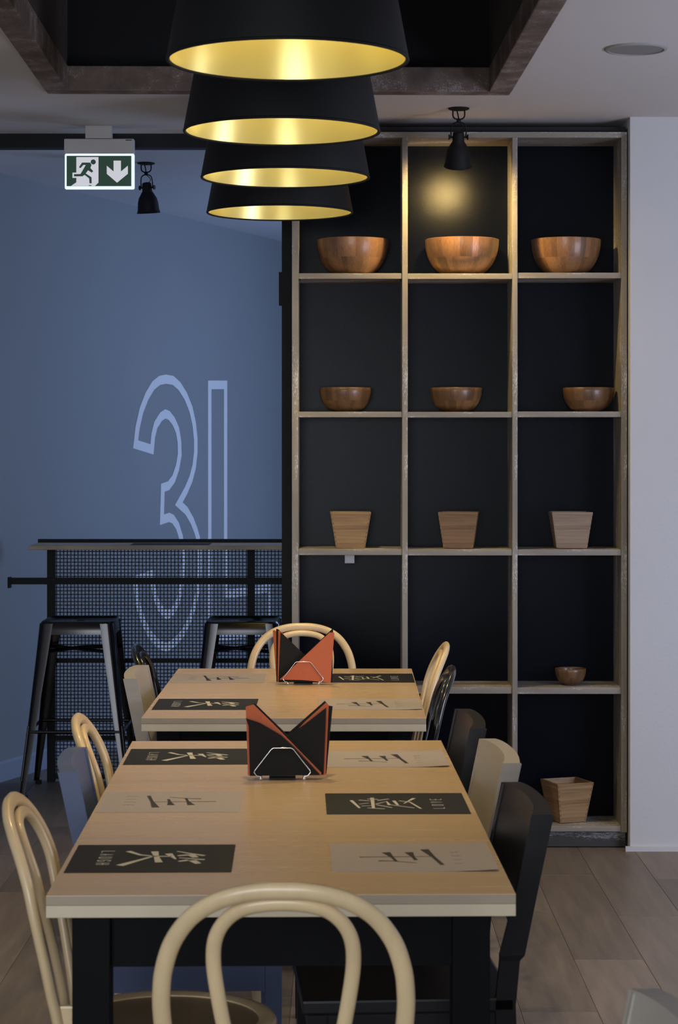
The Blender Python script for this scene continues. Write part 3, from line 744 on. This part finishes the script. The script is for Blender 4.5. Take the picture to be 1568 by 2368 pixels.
def flatback(loc, rz, label, m, top=.815, w=.40, sm=None):
    t = tag(empty('flat_back_chair', (loc[0], loc[1], 0), rz), label, 'chair', 'flat back wooden chairs around the tables')
    sm = sm or m
    hw = w/2; n = 14
    def yb(z): return -.212-.205*(z-.54)   # rear face line of the posts
    # curved back board
    bm = bmesh.new(); prev = None
    zlow = .585
    for k in range(n+1):
        u = -1+2*k/n; x = u*hw
        bul = -.013*(1-u*u)
        zt_ = top-.004*(abs(u)**4); zb = zlow-.035*abs(u)**3
        th = .030+.008*abs(u)**3
        row = []
        for z in (zb, (zb+zt_)/2, zt_):
            y = yb(z)+bul
            row.append((bm.verts.new((x, y, z)), bm.verts.new((x, y+th, z))))
        if prev:
            for j in range(2):
                bm.faces.new((prev[j][0], prev[j+1][0], row[j+1][0], row[j][0])); bm.faces.new((prev[j][1], row[j][1], row[j+1][1], prev[j+1][1]))
            bm.faces.new((prev[0][0], row[0][0], row[0][1], prev[0][1])); bm.faces.new((prev[2][0], prev[2][1], row[2][1], row[2][0]))
        else:
            for j in range(2): bm.faces.new((row[j][0], row[j][1], row[j+1][1], row[j+1][0]))
        prev = row
    for j in range(2): bm.faces.new((prev[j][0], prev[j+1][0], prev[j+1][1], prev[j][1]))
    finish(bm, 'backrest', m, t, smooth=True, angle=.6)
    for sx in (-1, 1):
        bm = bmesh.new()
        def sec(z, x0, x1, y0, y1): return [(x0, y0, z), (x1, y0, z), (x1, y1, z), (x0, y1, z)]
        xo = sx*hw; xi = sx*(hw-.016); x0, x1 = min(xo, xi), max(xo, xi)
        S_ = [sec(0, x0, x1, -.232, -.200), sec(.2, x0, x1, -.208, -.174), sec(.45, x0, x1, -.199, -.160), sec(.535, x0, x1, yb(.535)+.004, yb(.535)+.042), sec(.545, x0-.001, x1+.001, yb(.545)-.003, yb(.545)+.044),
              sec(.66, x0-.001, x1+.001, yb(.66)-.003, yb(.66)+.0375), sec(top-.006, x0-.001, x1+.001, yb(top)-.003, yb(top)+.0375)]
        R_ = [[bm.verts.new(p) for p in s] for s in S_]
        bm.faces.new(R_[0]); bm.faces.new(R_[-1])
        for A, B in zip(R_, R_[1:]):
            for q in range(4): bm.faces.new((A[q], A[(q+1) % 4], B[(q+1) % 4], B[q]))
        finish(bm, 'post', m, t)
        x0 = sx*(hw-.012)-.016
        bm = bmesh.new(); add_hexa(bm, [(x0+.002, .166, 0), (x0+.030, .166, 0), (x0+.030, .194, 0), (x0+.002, .194, 0), (x0-.002, .160, .44), (x0+.034, .160, .44), (x0+.034, .196, .44), (x0-.002, .196, .44)])
        finish(bm, 'leg', m, t)
        xr = sx*(hw-.010)
        box('side_rail', m, min(xr, xr-sx*.02), max(xr, xr-sx*.02), -.16, .16, .357, .436, t)
    box('front_rail', m, -hw+.03, hw-.03, .166, .188, .375, .436, t)
    box('rear_rail', m, -hw+.03, hw-.03, -.185, -.165, .375, .436, t)
    box('seat', sm, -hw, hw, -.198, .205, .438, .466, t, .005)
    return t
flatback((-.328, 4.735), -PI/2+.065, 'blue lacquered flat back chair at the left side of the nearest table', navy_m, .83, .37)
e1 = flatback((.122, 4.275), PI/2+.07, 'dark brown flat back chair nearest the camera at the right side of the table', espresso)
c = copy_tree(e1); c.location = (.086, 5.53, 0); c.rotation_euler = (0, 0, PI/2+.04); c['label'] = 'dark brown flat back chair behind the pale grey one at the right'
p1 = flatback((.118, 4.94), PI/2+.065, 'pale grey wooden flat back chair between the two dark ones', pale_wood)
c = copy_tree(p1); c.location = (-.376, 6.683, 0); c.rotation_euler = (0, 0, -PI/2); c['label'] = 'pale wooden flat back chair at the near left of the farther table'
c = copy_tree(p1); c.location = (.165, 2.56, 0); c.rotation_euler = (0, 0, PI/2+.10); c['label'] = 'pale chair back cut off by the bottom right corner, out of focus'

# ============================================================ PENDANT LAMPS
def pendant(x, y, zr, label, tilt=(0, 0)):
    t = tag(empty('pendant_lamp', (x, y, 0)), label, 'lamp', 'row of black pendant lamps over the tables')
    R, Rt, H = .252, .198, .31
    lathe('shade', shade_m, [(R-.001, zr+.004), (R+.0015, zr+.004), (R+.0025, zr+.008), (Rt+.002, zr+H-.01), (Rt-.004, zr+H), (.02, zr+H+.003), (.02, zr+H-.001), (Rt-.004, zr+H-.004), (Rt-.001, zr+H-.011), (R-.001, zr+.009)], t, 96, closed=True)
    lathe('lining', gold_m, [(R-.0025, zr+.004), (Rt-.003, zr+H-.012), (.02, zr+H-.006), (.02, zr+H-.0085), (Rt-.005, zr+H-.0145), (R-.0045, zr+.004)], t, 96, closed=True)
    rim = [((R+.0005)*math.cos(a*2*PI/96), (R+.0005)*math.sin(a*2*PI/96), zr+.003) for a in range(96)]
    tube('rim', shade_m, rim, .0038, t, 8, closed=True)
    lathe('socket', cord_m, [(0, zr+H+.03), (.012, zr+H+.03), (.02, zr+H+.01), (.02, zr+.235), (0, zr+.235)], t, 24)
    bm = bmesh.new(); bmesh.ops.create_uvsphere(bm, u_segments=20, v_segments=12, radius=.032)
    finish(bm, 'bulb', bulb_m, t, smooth=True, loc=(0, 0, zr+.20))
    tube('cord', cord_m, [(0, 0, zr+H+.03), (0, 0, CEIL+.60)], .003, t, 8)
    lathe('ceiling_rose', cord_m, [(0, CEIL+.59), (.05, CEIL+.59), (.05, CEIL+.62), (0, CEIL+.62)], t, 24)
    spot('lamp_beam', (x, y, zr+.15), (x, y, 0), 30, (1, .76, .38), math.radians(88), .5, .035)
    return t
ZR = 2.318
for x, y, zr, lab in ((-.108, 4.55, ZR, 'largest and nearest black pendant lamp with gold inside, at the top of the picture'), (-.148, 5.60, ZR+.002, 'second black pendant lamp from the front, gold inside'),
                  (-.162, 6.53, ZR-.002, 'third black pendant lamp from the front, gold inside'), (-.206, 7.53, ZR+.0, 'farthest and lowest looking black pendant lamp, nearest the shelving')):
    pendant(x, y, zr, lab)

# ============================================================ CEILING SPOTLIGHTS
def spotlight(x, y, label, yaw, tilt, lit):
    t = tag(empty('ceiling_spotlight', (x, y, CEIL), 0), label, 'spotlight', 'black ceiling spotlights')
    lathe('mount_plate', shade_m, [(0, 0), (.038, 0), (.038, -.004), (.030, -.007), (0, -.009)], t, 32)
    # double wire fork below the plate
    tube('upper_fork', shade_m, bez([(-.021, 0, -.006), (-.021, 0, -.028), (-.014, 0, -.038), (0, 0, -.041), (.014, 0, -.038), (.021, 0, -.028), (.021, 0, -.006)], 4), .0028, t, 8)
    tube('upper_fork', shade_m, bez([(-.008, 0, -.006), (-.004, 0, -.02), (0, 0, -.04)], 4), .0025, t, 8)
    bm = bmesh.new(); bmesh.ops.create_uvsphere(bm, u_segments=12, v_segments=8, radius=.0085)
    finish(bm, 'swivel_joint', shade_m, t, smooth=True, loc=(0, 0, -.046))
    h = empty('lamp_head', (0, 0, -.05)); h.parent = t; h.rotation_euler = (tilt, 0, yaw)
    tube('yoke', shade_m, bez([(-.027, 0, -.058), (-.027, 0, -.03), (-.021, 0, -.008), (0, 0, -.001), (.021, 0, -.008), (.027, 0, -.03), (.027, 0, -.058)], 5), .0026, h, 8)
    tube('cable', shade_m, bez([(0, 0, -.002), (.018, 0, -.018), (.016, 0, -.030), (.002, 0, -.040)], 4), .0016, h, 6)
    k = .95
    prof = [(0, -.033), (.012, -.034), (.020, -.038), (.022, -.048), (.0225, -.072), (.030, -.084), (.041, -.102), (.0465, -.122), (.049, -.150), (.052, -.162), (.0545, -.166),
            (.053, -.167), (.049, -.160), (.045, -.122), (.038, -.103), (.020, -.082), (0, -.078)]
    lathe('bell_shade', shade_m, [(r*k, z) for r, z in prof], h, 40)
    for sx in (-1, 1):
        tube('wing_knob', shade_m, [(sx*.020, 0, -.057), (sx*.030, 0, -.057), (sx*.032, 0, -.057), (sx*.036, 0, -.057)], [.004, .004, .0095, .0105], h, 12)
    bm = bmesh.new(); bmesh.ops.create_uvsphere(bm, u_segments=16, v_segments=10, radius=.022 if not lit else .030)
    finish(bm, 'bulb', spotbulb_m if lit else mat('unlit_bulb', (.2, .2, .2, 1), .3), h, smooth=True, loc=(0, 0, -.118 if not lit else -.132))
    return t, h
st, hd = spotlight(X(1061, 7.84), 7.84, 'black bell spotlight lighting the middle shelf compartment', 0.0, math.radians(24), True)
spotlight(X(338, 9.36), 9.36, 'unlit black bell spotlight in the blue room beside the exit sign', math.radians(-20), math.radians(9), False)
sx_, sy_ = X(1061, 7.84), 7.84
spot('shelf_spot_beam', (sx_-.005, sy_+.085, CEIL-.215), (sx_-.01, 8.42, CEIL-.58), 12, (1, .68, .25), math.radians(140), .7, .02)

# ============================================================ EXIT SIGN
u = .000296
es = tag(empty('exit_sign', (X(230.5, 8.29), 8.29, CEIL)), 'lit emergency exit sign with running figure and down arrow hanging from the ceiling', 'sign')
def ez(zy): return 1.51+(1030-(280+zy/5.6))*8.29/5000-CEIL
def exx(zx): return (zx-618)*u
box('ceiling_bracket', sign_grey, exx(440), exx(780), -.02, .02, ez(232), 0.0, es, .001)
box('housing', sign_grey, exx(165), exx(1068), -.022, .022, ez(425), ez(238), es, .004)
def rrect(x0, x1, z0, z1, r, n=5):
    P = []
    for (cx, cz, a0) in ((x1-r, z1-r, 0), (x0+r, z1-r, PI/2), (x0+r, z0+r, PI), (x1-r, z0+r, 1.5*PI)):
        for k in range(n+1): a = a0+k/n*PI/2; P.append((cx+r*math.cos(a), cz+r*math.sin(a)))
    return P
bm = bmesh.new(); add_prism(bm, rrect(exx(168), exx(1070), ez(885), ez(426), .006), .008, 'y', -.004)
finish(bm, 'acrylic_panel', sign_glow, es)
bm = bmesh.new(); add_prism(bm, rrect(exx(192), exx(1030), ez(845), ez(452), .001), .0006, 'y', -.0050)
gp = finish(bm, 'green_face', sign_green, es)
def sgn(name, polys, m, y):
    bm = bmesh.new()
    for pl in polys: add_prism(bm, [(exx(a), ez(b)) for a, b in pl], .0005, 'y', y)
    return finish(bm, name, m, gp)
sgn('door_symbol', [[(318, 468), (604, 468), (604, 798), (560, 842), (250, 842), (318, 795), (318, 738), (268, 738), (268, 670), (318, 670)]], sign_white, -.0056)
sgn('arrow_symbol', [[(800, 515), (895, 515), (895, 655), (985, 580), (985, 685), (845, 800), (712, 685), (712, 580), (800, 655)]], sign_white, -.0056)
head = [(537+33*math.cos(a*PI/10), 532+33*math.sin(a*PI/10)) for a in range(20)]
man = [[(392, 540), (498, 540), (515, 572), (500, 610), (538, 652), (518, 670), (470, 640), (440, 680), (515, 730), (517, 808), (488, 808), (484, 745), (425, 700), (395, 718), (288, 718), (288, 690), (372, 688), (440, 572), (410, 570), (372, 612), (352, 600)]]
sgn('running_figure', man, sign_green, -.0061); sgn('figure_head', [head], sign_green, -.0061)
sgn('figure_foot', [[(478, 832), (512, 832), (512, 841), (478, 841)]], sign_green, -.0061)
# maker's print reduced to a plain dark dash on the housing
box('housing_label', black_steel, exx(962), exx(1040), -.0226, -.022, ez(262), ez(252), es)

# ceiling speaker
sp = tag(empty('ceiling_speaker', (X(1471, 6.66), 6.66, CEIL)), 'round grey ceiling speaker flush in the white ceiling', 'speaker')
lathe('outer_ring', speaker_m, [(.086, 0), (.098, 0), (.098, -.002), (.094, -.006), (.086, -.007)], sp, 48, closed=True)
lathe('grille', speaker_g, [(0, -.004), (.086, -.004), (.086, 0), (0, 0)], sp, 48)
